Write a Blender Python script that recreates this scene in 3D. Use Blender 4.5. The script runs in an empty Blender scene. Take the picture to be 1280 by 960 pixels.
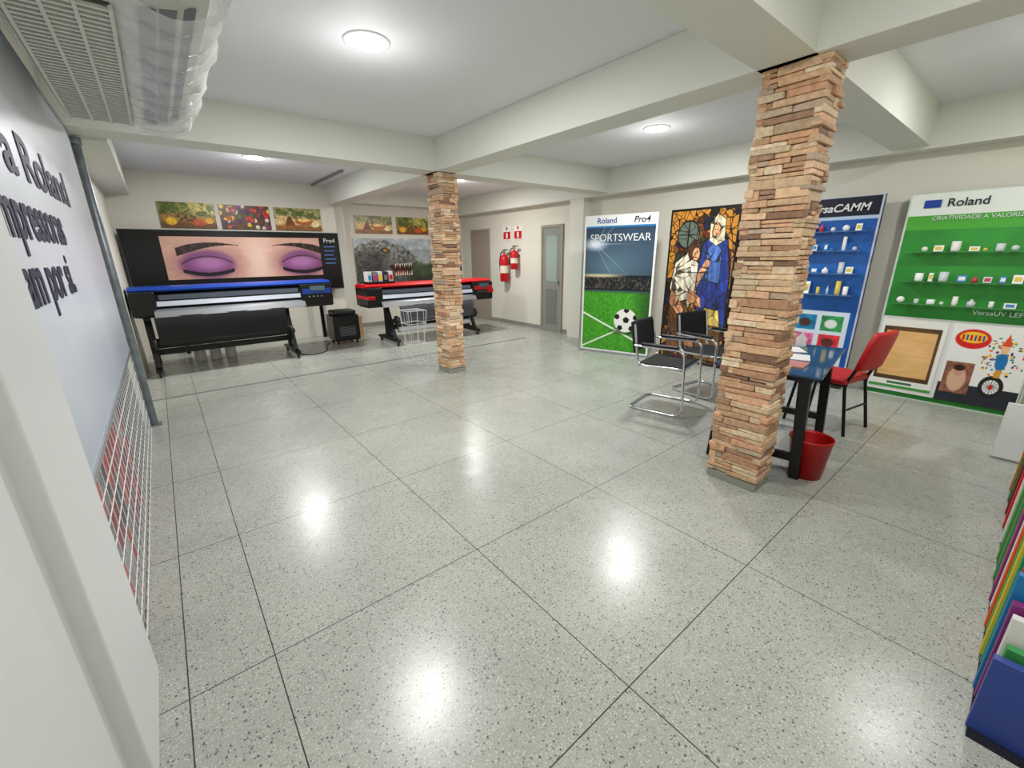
import bpy, math, random
import numpy as np
from mathutils import Vector, Matrix
random.seed(7); rng=np.random.default_rng(5)
S=bpy.context.scene
C=S.collection
# ------------------------------------------------------------ materials
def lin(c):
    return tuple(((x/12.92) if x<=0.04045 else ((x+0.055)/1.055)**2.4) for x in c[:3])
def lina(a):
    return np.where(a<=0.04045,a/12.92,((a+0.055)/1.055)**2.4)
MC={}
def mat(name,col,rough=.5,metal=0,emis=None,estr=0,trans=0,alpha=1,bump=0,bscale=40,ior=1.45,coat=0,var=0):
    if name in MC:return MC[name]
    m=bpy.data.materials.new(name);m.use_nodes=True
    nt=m.node_tree;b=nt.nodes['Principled BSDF']
    b.inputs['Base Color'].default_value=(*lin(col),1)
    b.inputs['Roughness'].default_value=rough
    b.inputs['Metallic'].default_value=metal
    b.inputs['IOR'].default_value=ior
    b.inputs['Transmission Weight'].default_value=trans
    b.inputs['Alpha'].default_value=alpha
    b.inputs['Coat Weight'].default_value=coat
    if emis:
        b.inputs['Emission Color'].default_value=(*lin(emis),1);b.inputs['Emission Strength'].default_value=estr
    if bump or var:
        tc=nt.nodes.new('ShaderNodeTexCoord');n=nt.nodes.new('ShaderNodeTexNoise')
        n.inputs['Scale'].default_value=bscale;n.inputs['Detail'].default_value=4
        nt.links.new(tc.outputs['Object'],n.inputs['Vector'])
        if bump:
            bp=nt.nodes.new('ShaderNodeBump');bp.inputs['Strength'].default_value=bump;bp.inputs['Distance'].default_value=.01
            nt.links.new(n.outputs['Fac'],bp.inputs['Height']);nt.links.new(bp.outputs['Normal'],b.inputs['Normal'])
        if var:
            r=nt.nodes.new('ShaderNodeValToRGB')
            r.color_ramp.elements[0].position=.3;r.color_ramp.elements[1].position=.7
            l=lin(col)
            r.color_ramp.elements[0].color=(*[x*(1-var) for x in l],1);r.color_ramp.elements[1].color=(*[min(1,x*(1+var*.5)) for x in l],1)
            nt.links.new(n.outputs['Fac'],r.inputs['Fac']);nt.links.new(r.outputs['Color'],b.inputs['Base Color'])
    MC[name]=m;return m
def vmat(name,rough=.45,bump=0,bscale=60,coat=0):
    if name in MC:return MC[name]
    m=bpy.data.materials.new(name);m.use_nodes=True
    nt=m.node_tree;b=nt.nodes['Principled BSDF'];b.inputs['Roughness'].default_value=rough
    b.inputs['Coat Weight'].default_value=coat
    a=nt.nodes.new('ShaderNodeAttribute');a.attribute_name='Col'
    tc=nt.nodes.new('ShaderNodeTexCoord');n=nt.nodes.new('ShaderNodeTexNoise')
    n.inputs['Scale'].default_value=bscale;n.inputs['Detail'].default_value=5
    nt.links.new(tc.outputs['Object'],n.inputs['Vector'])
    if bump:
        mx=nt.nodes.new('ShaderNodeMix');mx.data_type='RGBA';mx.blend_type='MULTIPLY';mx.inputs[0].default_value=.45
        r=nt.nodes.new('ShaderNodeValToRGB');r.color_ramp.elements[0].position=.3;r.color_ramp.elements[0].color=(.45,.36,.28,1);r.color_ramp.elements[1].position=.6
        nt.links.new(n.outputs['Fac'],r.inputs['Fac']);nt.links.new(r.outputs['Color'],mx.inputs[7]);nt.links.new(a.outputs['Color'],mx.inputs[6])
        nt.links.new(mx.outputs[2],b.inputs['Base Color'])
        bp=nt.nodes.new('ShaderNodeBump');bp.inputs['Strength'].default_value=bump;bp.inputs['Distance'].default_value=.01
        nt.links.new(n.outputs['Fac'],bp.inputs['Height']);nt.links.new(bp.outputs['Normal'],b.inputs['Normal'])
    else: nt.links.new(a.outputs['Color'],b.inputs['Base Color'])
    MC[name]=m;return m
M_wall=mat('wall_paint',(.87,.86,.81),.6,bump=.05,bscale=30)
M_ceil=mat('ceiling_paint',(.89,.90,.91),.6,bump=.04,bscale=20)
M_beam=mat('beam_paint',(.87,.88,.84),.5,bump=.05,bscale=25)
M_white=mat('white_plastic',(.88,.88,.88),.4)
M_black=mat('black_plastic',(.035,.037,.045),.35)
M_dark=mat('dark_grey',(.12,.125,.14),.45)
M_grey=mat('grey_plastic',(.5,.51,.53),.45)
M_blue=mat('blue_plastic',(.07,.25,.62),.35)
M_red=mat('red_plastic',(.78,.05,.09),.35)
M_chrome=mat('chrome',(.85,.86,.88),.12,metal=1)
M_alu=mat('aluminium',(.72,.73,.75),.35,metal=.9)
M_galv=mat('galvanised_steel',(.52,.55,.58),.4,metal=.6,var=.25,bscale=12)
# terrazzo
def terrazzo():
    m=bpy.data.materials.new('terrazzo');m.use_nodes=True;nt=m.node_tree;N=nt.nodes.new;L=nt.links.new
    b=nt.nodes['Principled BSDF']
    tc=N('ShaderNodeTexCoord')
    def vor(scale,lo,hi,dark,prev):
        v=N('ShaderNodeTexVoronoi');v.inputs['Scale'].default_value=scale;L(tc.outputs['Object'],v.inputs['Vector'])
        sp=N('ShaderNodeSeparateColor');L(v.outputs['Color'],sp.inputs[0])
        g=N('ShaderNodeMath');g.operation='GREATER_THAN';g.inputs[1].default_value=hi;L(sp.outputs[0],g.inputs[0])
        l=N('ShaderNodeMath');l.operation='LESS_THAN';l.inputs[1].default_value=lo;L(v.outputs['Distance'],l.inputs[0])
        mu=N('ShaderNodeMath');mu.operation='MULTIPLY';L(g.outputs[0],mu.inputs[0]);L(l.outputs[0],mu.inputs[1])
        mx=N('ShaderNodeMix');mx.data_type='RGBA';L(mu.outputs[0],mx.inputs[0]);L(prev,mx.inputs[6]);mx.inputs[7].default_value=(*lin(dark),1)
        return mx.outputs[2]
    n=N('ShaderNodeTexNoise');n.inputs['Scale'].default_value=1.6;n.inputs['Detail'].default_value=6;L(tc.outputs['Object'],n.inputs['Vector'])
    r=N('ShaderNodeValToRGB');r.color_ramp.elements[0].position=.3;r.color_ramp.elements[1].position=.7
    r.color_ramp.elements[0].color=(*lin((.62,.635,.60)),1);r.color_ramp.elements[1].color=(*lin((.70,.71,.675)),1)
    L(n.outputs['Fac'],r.inputs['Fac'])
    c=vor(230,.5,.5,(.58,.59,.56),r.outputs['Color'])
    c=vor(140,.42,.74,(.76,.77,.74),c)
    c=vor(110,.40,.85,(.44,.45,.44),c)
    c=vor(75,.32,.92,(.36,.35,.35),c)
    sx=N('ShaderNodeSeparateXYZ');L(tc.outputs['Object'],sx.inputs[0])
    def joint(o,off):
        a=N('ShaderNodeMath');a.operation='SUBTRACT';L(o,a.inputs[0]);a.inputs[1].default_value=off-.985*10
        d=N('ShaderNodeMath');d.operation='DIVIDE';L(a.outputs[0],d.inputs[0]);d.inputs[1].default_value=.985
        f=N('ShaderNodeMath');f.operation='FRACT';L(d.outputs[0],f.inputs[0])
        p=N('ShaderNodeMath');p.operation='PINGPONG';L(f.outputs[0],p.inputs[0]);p.inputs[1].default_value=.5
        t=N('ShaderNodeMath');t.operation='LESS_THAN';L(p.outputs[0],t.inputs[0]);t.inputs[1].default_value=.0022
        return t.outputs[0]
    mx=N('ShaderNodeMath');mx.operation='MAXIMUM';L(joint(sx.outputs[0],.063),mx.inputs[0]);L(joint(sx.outputs[1],.632),mx.inputs[1])
    a=N('ShaderNodeMath');a.operation='ADD';L(sx.outputs[0],a.inputs[0]);a.inputs[1].default_value=.215
    ab=N('ShaderNodeMath');ab.operation='ABSOLUTE';L(a.outputs[0],ab.inputs[0])
    lt=N('ShaderNodeMath');lt.operation='LESS_THAN';L(ab.outputs[0],lt.inputs[0]);lt.inputs[1].default_value=.0022
    m2=N('ShaderNodeMath');m2.operation='MAXIMUM';L(mx.outputs[0],m2.inputs[0]);L(lt.outputs[0],m2.inputs[1])
    jm=N('ShaderNodeMix');jm.data_type='RGBA';L(m2.outputs[0],jm.inputs[0]);L(c,jm.inputs[6]);jm.inputs[7].default_value=(*lin((.24,.24,.22)),1)
    L(jm.outputs[2],b.inputs['Base Color'])
    n2=N('ShaderNodeTexNoise');n2.inputs['Scale'].default_value=5;n2.inputs['Detail'].default_value=5;L(tc.outputs['Object'],n2.inputs['Vector'])
    mr=N('ShaderNodeMapRange');mr.inputs[3].default_value=.19;mr.inputs[4].default_value=.34;L(n2.outputs['Fac'],mr.inputs[0]);L(mr.outputs[0],b.inputs['Roughness'])
    b.inputs['Specular IOR Level'].default_value=.42
    bp=N('ShaderNodeBump');bp.inputs['Strength'].default_value=.06;bp.inputs['Distance'].default_value=.004;L(n2.outputs['Fac'],bp.inputs['Height']);L(bp.outputs['Normal'],b.inputs['Normal'])
    return m
M_floor=terrazzo()
# ------------------------------------------------------------ geometry helpers
def link(ob,parent=None):
    C.objects.link(ob)
    if parent: ob.parent=parent
    return ob
def group(name,loc=(0,0,0),rz=0):
    e=bpy.data.objects.new(name,None);e.empty_display_size=.1;e.location=loc;e.rotation_euler=(0,0,rz);C.objects.link(e);return e
def mesh(name,vs,fs,m,parent=None,smooth=False):
    me=bpy.data.meshes.new(name);me.from_pydata([tuple(v) for v in vs],[],fs);me.update()
    if m: me.materials.append(m)
    if smooth:
        for p in me.polygons:p.use_smooth=True
    return link(bpy.data.objects.new(name,me),parent)
BF=[(0,3,2,1),(4,5,6,7),(0,1,5,4),(1,2,6,5),(2,3,7,6),(3,0,4,7)]
def box(name,x0,x1,y0,y1,z0,z1,m,parent=None,bev=0,rot=None):
    cx,cy,cz=(x0+x1)/2,(y0+y1)/2,(z0+z1)/2
    a,b,c=(x1-x0)/2,(y1-y0)/2,(z1-z0)/2
    vs=[(-a,-b,-c),(a,-b,-c),(a,b,-c),(-a,b,-c),(-a,-b,c),(a,-b,c),(a,b,c),(-a,b,c)]
    ob=mesh(name,vs,BF,m,parent);ob.location=(cx,cy,cz)
    if rot: ob.rotation_euler=rot
    if bev:
        md=ob.modifiers.new('b','BEVEL');md.width=bev;md.segments=3
        for p in ob.data.polygons:p.use_smooth=True
        md.harden_normals=False
        w=ob.modifiers.new('w','WEIGHTED_NORMAL')
    return ob
def prism(name,prof,x0,x1,m,parent=None,axis='x',smooth=False):
    n=len(prof)
    if axis=='x': vs=[(x0,p[0],p[1]) for p in prof]+[(x1,p[0],p[1]) for p in prof]
    elif axis=='y': vs=[(p[0],x0,p[1]) for p in prof]+[(p[0],x1,p[1]) for p in prof]
    else: vs=[(p[0],p[1],x0) for p in prof]+[(p[0],p[1],x1) for p in prof]
    fs=[tuple(range(n)),tuple(range(2*n-1,n-1,-1))]+[(i,i+n,(i+1)%n+n,(i+1)%n) for i in range(n)]
    return mesh(name,vs,fs,m,parent)
def lathe(name,prof,m,parent=None,loc=(0,0,0),seg=32,rot=None):
    vs=[];fs=[]
    for r,z in prof:
        for i in range(seg):
            t=2*math.pi*i/seg;vs.append((r*math.cos(t),r*math.sin(t),z))
    for j in range(len(prof)-1):
        for i in range(seg):
            k=(i+1)%seg;fs.append((j*seg+i,j*seg+k,(j+1)*seg+k,(j+1)*seg+i))
    ob=mesh(name,vs,fs,m,parent,True);ob.location=loc
    if rot:ob.rotation_euler=rot
    return ob
def cyl(name,r,l,m,parent=None,loc=(0,0,0),rot=None,seg=24):
    e=min(r*.15,.004)
    return lathe(name,[(0.0001,-l/2),(r-e,-l/2),(r,-l/2+e),(r,l/2-e),(r-e,l/2),(0.0001,l/2)],m,parent,loc,seg,rot)
def fillet(pts,r,cyc=False,n=6):
    P=[Vector(p) for p in pts];out=[];N=len(P)
    for i,p in enumerate(P):
        if not cyc and i in(0,N-1): out.append(p);continue
        a=P[i-1]-p;b=P[(i+1)%N]-p;rr=min(r,a.length*.48,b.length*.48)
        p0=p+a.normalized()*rr;p1=p+b.normalized()*rr
        for k in range(n+1):
            t=k/n;out.append(p0*(1-t)**2+p*2*t*(1-t)+p1*t*t)
    return out
def tube(name,pts,r,m,parent=None,fil=0,cyc=False,res=4):
    if fil: pts=fillet(pts,fil,cyc)
    cu=bpy.data.curves.new(name,'CURVE');cu.dimensions='3D';cu.bevel_depth=r;cu.bevel_resolution=res;cu.use_fill_caps=True
    sp=cu.splines.new('POLY');sp.points.add(len(pts)-1);sp.use_cyclic_u=cyc
    for q,p in zip(sp.points,pts):q.co=(*p,1)
    t=bpy.data.objects.new('tmp',cu);C.objects.link(t)
    me=bpy.data.meshes.new_from_object(t);bpy.data.objects.remove(t)
    me.name=name;me.materials.clear();me.materials.append(m)
    for p in me.polygons:p.use_smooth=True
    return link(bpy.data.objects.new(name,me),parent)
def text(name,s,org,uvec,size,m,parent=None,ext=.001,bold=0,align='LEFT',sx=1.0,shear=0):
    cu=bpy.data.curves.new(name,'FONT');cu.body=s;cu.size=size;cu.extrude=ext;cu.align_x=align;cu.offset=bold;cu.shear=shear
    t=bpy.data.objects.new('tmp',cu);C.objects.link(t)
    me=bpy.data.meshes.new_from_object(t);bpy.data.objects.remove(t)
    me.materials.clear();me.materials.append(m);ob=bpy.data.objects.new(name,me)
    u=Vector(uvec).normalized();z=Vector((0,0,1));n=u.cross(z)
    ob.matrix_world=Matrix(((u.x*sx,z.x,n.x,org[0]),(u.y*sx,z.y,n.y,org[1]),(u.z*sx,z.z,n.z,org[2]),(0,0,0,1)))
    C.objects.link(ob)
    if parent: ob.parent=parent
    return ob
# ------------------------------------------------------------ painting helpers (per-vertex colour on dense panels)
def noise(U,V,f,fy=None,seed=0):
    fy=fy or f;g=np.random.default_rng(seed).random((64,64))
    x=U*f;y=V*fy;xi=np.floor(x).astype(int);yi=np.floor(y).astype(int);a=x-xi;b=y-yi;a=a*a*(3-2*a);b=b*b*(3-2*b)
    G=lambda i,j:g[i%64,j%64]
    return (G(xi,yi)*(1-a)+G(xi+1,yi)*a)*(1-b)+(G(xi,yi+1)*(1-a)+G(xi+1,yi+1)*a)*b
def fbm(U,V,f,fy=None,seed=0):
    fy=fy or f;return (noise(U,V,f,fy,seed)*.5+noise(U,V,f*2,fy*2,seed+1)*.3+noise(U,V,f*4,fy*4,seed+2)*.2)
def put(I,mask,col):
    m=np.clip(mask,0,1)[:,None];I[:]=I*(1-m)+np.array(col)*m if not (isinstance(col,np.ndarray) and col.ndim==2) else I*(1-m)+col*m
def ell(U,V,cx,cy,rx,ry,soft=.05,rot=0):
    x=U-cx;y=V-cy
    if rot: c,s=math.cos(rot),math.sin(rot);x,y=x*c+y*s,-x*s+y*c
    d=np.sqrt((x/rx)**2+(y/ry)**2);return np.clip((1-d)/soft+.5,0,1)
def poly(U,V,pts):
    ins=np.zeros(len(U),bool);n=len(pts)
    for i in range(n):
        x1,y1=pts[i];x2,y2=pts[(i+1)%n]
        if y1==y2: continue
        c=((V<max(y1,y2))&(V>=min(y1,y2)))&(U<(V-y1)*(x2-x1)/(y2-y1)+x1);ins^=c
    return ins.astype(float)
def rect(U,V,a,b,c,d): return ((U>=a)&(U<=b)&(V>=c)&(V<=d)).astype(float)
def base(U,c): return np.tile(np.array(c,float),(len(U),1))
def poster(name,org,uvec,w,h,fn,nx,parent=None,rough=.35,thick=.03,side=None,coat=0,off=.003):
    """flat printed panel: thin backing board + printed face standing at org (bottom-left as seen)"""
    ny=max(2,int(nx*h/w));u=Vector(uvec).normalized();z=Vector((0,0,1));n=u.cross(z);o=Vector(org)
    us=np.linspace(0,1,nx+1);vs_=np.linspace(0,1,ny+1);UU,VV=np.meshgrid(us,vs_);U=UU.ravel();V=VV.ravel()
    col=lina(np.clip(fn(U,V),0,1))
    co=np.outer(U*w,np.array(u))+np.outer(V*h,np.array(z))+np.array(o+n*off)
    idx=np.arange((nx+1)*(ny+1)).reshape(ny+1,nx+1)
    f=np.stack([idx[:-1,:-1].ravel(),idx[:-1,1:].ravel(),idx[1:,1:].ravel(),idx[1:,:-1].ravel()],1)
    me=bpy.data.meshes.new(name+'_print');me.from_pydata(co.tolist(),[],f.tolist());me.update()
    at=me.color_attributes.new('Col','FLOAT_COLOR','POINT')
    at.data.foreach_set('color',np.concatenate([col,np.ones((len(col),1))],1).astype(np.float32).ravel())
    me.materials.append(vmat('printed_%.2f_%.1f'%(rough,coat),rough,coat=coat))
    g=parent or group(name)
    link(bpy.data.objects.new('print_face',me),g)
    a=[o,o+u*w,o+u*w+z*h,o+z*h];b=[p-n*thick for p in a]
    mesh('backing_board',a+b,[(0,1,2,3),(7,6,5,4),(1,0,4,5),(2,1,5,6),(3,2,6,7),(0,3,7,4)],side or M_white,g)
    return g
# ------------------------------------------------------------ room shell
XL,XR,YN,YB,YB1,H=-.40,6.10,-.75,9.5,8.95,2.81
box('floor',XL-.2,XR+.2,YN-.2,YB+.2,-.15,0,M_floor)
for o in [bpy.data.objects['floor']]:
    me=o.data;loc=o.location.copy()
    for v in me.vertices:v.co+=loc
    o.location=(0,0,0)
box('ceiling',XL-.2,XR+.2,YN-.2,YB+.2,H,H+.15,M_ceil)
box('wall_left',XL-.15,XL,YN-.15,YB+.15,0,H,M_wall)
box('wall_right',XR,XR+.15,YN-.15,YB+.15,0,H,M_wall)
box('wall_near',XL,XR,YN-.15,YN,0,H,M_wall)
box('wall_back',XL,XR,YB,YB+.15,0,H,M_wall)
box('wall_back_recess',XL,2.86,YB1,YB,0,H,M_wall)
box('wall_back_pilaster',2.86,3.12,9.25,YB,0,H,M_beam)
box('wall_right_pilaster',5.90,XR,5.28,5.60,0,H,M_beam)
BZ=2.47
box('trim_beam_long',2.74,3.02,YN,YB,BZ,H,M_beam,bev=.006)
box('trim_beam_cross_near',XL,XR,.96,1.24,BZ,H,M_beam)
box('trim_beam_cross_far',XL,XR,4.76,5.09,BZ,H,M_beam)
box('trim_beam_right',5.88,XR,YN,YB,2.44,H,M_beam)
box('trim_beam_back',2.86,XR,9.28,YB,2.58,H,M_beam)
box('trim_beam_left',XL,-.12,5.09,YB1,2.45,H,M_beam)
o=box('trim_floor_step',XL,5.2,6.0,6.035,0,.006,mat('step_green',(.50,.53,.50),.25))
for nme,x0,x1,y0,y1 in [('baseboard_right',6.085,6.1,5.6,9.5),('baseboard_back',3.12,6.085,9.485,9.5)]:
    box(nme,x0,x1,y0,y1,0,.08,mat('baseboard_grey',(.55,.55,.52),.4))
# ------------------------------------------------------------ stone columns
def stone_column(name,x0,x1,y0,y1,z1,seed):
    r=random.Random(seed);g=group(name)
    box('core',x0+.015,x1-.015,y0+.015,y1-.015,0,z1,mat('mortar_gap_shade',(.26,.19,.15),.9),g)  # core coloured dark brown to stand in for shadow in the stone gaps
    box('plinth',x0-.012,x1+.012,y0-.012,y1+.012,0,.055,mat('plinth_concrete',(.56,.56,.52),.6),g,bev=.004)
    pal=[(.93,.80,.65),(.89,.74,.58),(.86,.68,.53),(.96,.87,.74),(.82,.63,.49),(.85,.74,.61),(.72,.57,.46),(.91,.73,.58),(.60,.46,.37),(.78,.69,.60),(.94,.79,.64),(.90,.81,.68),(.86,.70,.55)]
    vs=[];fs=[];cols=[]
    def blk(a,b,c,d,e,f,axis,col):
        i=len(vs);j=lambda:r.uniform(-.003,.003)
        P=[(a,c,e),(b,c,e),(b,d,e),(a,d,e),(a,c,f),(b,c,f),(b,d,f),(a,d,f)]
        vs.extend([(p[0]+j(),p[1]+j(),p[2]+j()) for p in P]);fs.extend([tuple(i+k for k in q) for q in BF]);cols.extend([col]*8)
    for face in range(4):
        z=.06;L=(y1-y0) if face<2 else (x1-x0)
        while z<z1-.01:
            hh=min(r.choice([.024,.03,.038,.046,.054]),z1-z)
            if z1-(z+hh)<.02: hh=z1-z
            s=0
            while s<L-.001:
                w=min(r.uniform(.08,.26),L-s)
                if L-(s+w)<.05:w=L-s
                d=r.uniform(.004,.024);bb=r.uniform(.88,1.04);c=[min(1,k*bb) for k in r.choice(pal)]
                nsub=1 if r.random()<.7 or hh<.04 else 2
                for q in range(nsub):
                    za=z+hh*q/nsub+.0018;zb=z+hh*(q+1)/nsub-.0018
                    dd=d+ (r.uniform(-.01,.01) if nsub>1 else 0);dd=max(.003,dd)
                    e0=dd*.9 if s==0 else 0;e1=dd*.9 if s+w>=L-.001 else 0
                    g0=.0015
                    if face==0: blk(x0-dd,x0+.03,y0+s+g0-e0,y0+s+w-g0+e1,za,zb,0,c)
                    elif face==1: blk(x1-.03,x1+dd,y0+s+g0-e0,y0+s+w-g0+e1,za,zb,0,c)
                    elif face==2: blk(x0+s+g0-e0,x0+s+w-g0+e1,y0-dd,y0+.03,za,zb,1,c)
                    else: blk(x0+s+g0-e0,x0+s+w-g0+e1,y1-.03,y1+dd,za,zb,1,c)
                s+=w
            z+=hh
    ob=mesh('ledgestone_cladding',vs,fs,vmat('ledgestone',.75,bump=.6,bscale=38),g)
    at=ob.data.color_attributes.new('Col','FLOAT_COLOR','POINT')
    cc=lina(np.array(cols));at.data.foreach_set('color',np.concatenate([cc,np.ones((len(cc),1))],1).astype(np.float32).ravel())
    md=ob.modifiers.new('b','BEVEL');md.width=.003;md.segments=1
    return g
stone_column('stone_clad_column',2.79,2.99,.91,1.21,BZ,1)
stone_column('stone_clad_column',2.80,3.02,4.79,5.07,BZ,2)
# ------------------------------------------------------------ ceiling lights
M_em=mat('led_panel',(1,1,1),.5,emis=(1,1,.98),estr=12)
def clight(x,y,e,z=H):
    g=group('ceiling_light',(x,y,z))
    lathe('rim',[(.125,0),(.14,0),(.14,-.008),(.128,-.010),(.12,-.008)],mat('rim_white',(.97,.97,.97),.4),g,seg=40)
    lathe('diffuser',[(.0001,-.011),(.126,-.010),(.13,-.004)],M_em,g,seg=40)
    l=bpy.data.lights.new('lamp','AREA');l.shape='DISK';l.size=.26;l.energy=e;l.color=(1,.99,.975)
    o=bpy.data.objects.new('lamp',l);o.location=(0,0,-.02);C.objects.link(o);o.parent=g
    p=bpy.data.lights.new('ceiling_fill','POINT');p.energy=e*.10;p.shadow_soft_size=.13;p.color=(1,.99,.975)  # added point lamp below the fitting, only there to brighten the ceiling
    o=bpy.data.objects.new('ceiling_fill',p);o.location=(0,0,-.30);C.objects.link(o);o.parent=g
LE=52
for x,y in [(1.284,2.99),(4.46,2.99),(1.284,7.01),(4.46,7.01),(1.284,.05),(4.46,.05)]: clight(x,y,LE*(.45 if y<1 else 1))  # the dimmer near row is unseen, added to light the front of the room
w=bpy.data.worlds.new('w');S.world=w;w.use_nodes=True;w.node_tree.nodes['Background'].inputs[0].default_value=(.8,.9,1,1);w.node_tree.nodes['Background'].inputs[1].default_value=.3
# ------------------------------------------------------------ back wall posters
def f_food(seed,kind):
    def f(U,V):
        n=fbm(U,V,9,5,seed);n2=fbm(U,V,26,14,seed+9)
        if kind==0:
            I=base(U,(.60,.46,.20));put(I,(V>.55)*.9,(.50,.52,.22));put(I,ell(U,V,.8,.8,.3,.3,1)*.8,(.85,.78,.45))
            put(I,np.clip((.3-V)*8,0,1),(.42,.26,.12))
            for a in (-.9,-.5,-.1,.35,.8):
                put(I,(abs((U-.45)-a*(V-.28)-.12*np.sin(V*12+a*9))<.028*(1.1-V))*(V>.25)*1.,(.22,.13,.07))
            put(I,(n>.55)*(V>.45)*.75,(.25,.34,.09))
            put(I,ell(U,V,.18,.25,.10,.15,.3),(.90,.70,.18));put(I,ell(U,V,.68,.22,.14,.14,.3),(.72,.30,.12));put(I,ell(U,V,.86,.3,.08,.12,.3),(.85,.62,.15))
        elif kind==1:
            I=base(U,(.35,.2,.12))
            for k in range(60):
                r=random.Random(seed*50+k);c=r.choice([(.8,.15,.12),(.9,.6,.1),(.85,.8,.75),(.5,.15,.4),(.95,.75,.2),(.3,.4,.12),(.75,.3,.1),(.25,.12,.3)])
                x,y=r.random(),r.random();put(I,ell(U,V,x,y,.05,.10,.25),[q*.45 for q in c]);put(I,ell(U,V,x-.004,y+.012,.042,.085,.3),c)
        else:
            I=base(U,(.82,.70,.48));put(I,(V>.62)*1.0,(.62,.60,.40));put(I,(n>.56)*(V>.5)*.8,(.32,.38,.16))
            put(I,np.clip((.28-V)*9,0,1),(.55,.36,.20))
            put(I,poly(U,V,[(.2,.2),(.28,.62),(.34,.62),(.42,.2)]),(.45,.25,.12));put(I,ell(U,V,.62,.40,.2,.17,.2),(.68,.38,.18));put(I,ell(U,V,.62,.47,.15,.08,.2),(.92,.80,.50));put(I,ell(U,V,.86,.28,.09,.13,.3),(.92,.86,.66))
        return I*(.75+.6*n2[:,None])
    return f
def frame_pic(name,x0,x1,z0,z1,y,fn):
    poster(name,(x0,y,z0),(1,0,0),x1-x0,z1-z0,fn,120,side=M_white,thick=.025)
for i,(a,b) in enumerate([(.18,.91),(.98,1.72),(1.79,2.58)]): frame_pic('food_photo_panel',a,b,2.0,2.38,8.92,f_food(i+1,i))
for i,(a,b) in enumerate([(3.42,4.25),(4.36,5.15),(5.26,5.98)]): frame_pic('food_photo_panel',a,b,2.0,2.36,9.47,f_food(i+11,(2,0,1)[i]))
def f_eye(U,V):
    I=base(U,(.83,.65,.58));n=fbm(U,V,30,12,3)
    I*= (0.93+.14*n)[:,None]
    put(I,ell(U,V,.56,.35,.08,.8,1.2)*.8,(.93,.80,.74));put(I,ell(U,V,.56,1.05,.12,.3,1.)*.4,(.9,.75,.66))
    for s,cx in((1,.24),(-1,.86)):
        put(I,ell(U,V,cx,.36,.20,.42,.7)*.7,(.64,.42,.44))
        put(I,ell(U,V,cx,.34,.155,.33,.35),(.48,.26,.46))
        put(I,ell(U,V,cx+s*.01,.38,.10,.16,1.)*.7,(.76,.52,.74))
        arc=.54-7.5*(U-cx)**2
        put(I,np.exp(-((V-arc)/.018)**2)*(abs(U-cx)<.15),(.25,.12,.16))
        lash=.10+4.5*(U-cx)**2
        put(I,((V<lash+.05)&(V>lash-.04)&(abs(U-cx)<.15)).astype(float),(.06,.04,.05))
        x=(U-cx)*s
        br=.80+.5*(x)-2.6*x*x;th=.095*np.clip((.20-x)/.3,0.1,1)
        put(I,((abs(V-br)<th)&(x>-.17)&(x<.20)).astype(float)*(.75+.25*(fbm(U,V,90,10,5)>.4)),(.14,.08,.06))
    return I
g=poster('framed_eye_makeup_print',(.10,8.745,1.20),(1,0,0),2.34,.66,f_eye,330,side=M_black,thick=.01)
box('black_display_board',-.36,2.80,8.76,8.82,.93,1.95,M_black,g,bev=.006)
tube('board_frame',[(-.36,8.757,.93),(2.8,8.757,.93),(2.8,8.757,1.95),(-.36,8.757,1.95)],.012,mat('frame_edge',(.2,.22,.27),.3),g,cyc=True)
for i,xx in enumerate((0.1,2.3)): box('board_leg_%d'%(i+1),xx,xx+.06,8.78,8.82,0,.93,M_black,g)
text('board_label','Pro4',(2.52,8.752,1.78),(1,0,0),.11,M_white,g)
for k in range(5): box('label_bar_%d'%k,2.52,2.72-.02*(k%3),8.75,8.756,1.70-k*.075,1.715-k*.075,mat('label_blue',(.35,.5,.8),.5),g)
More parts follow.
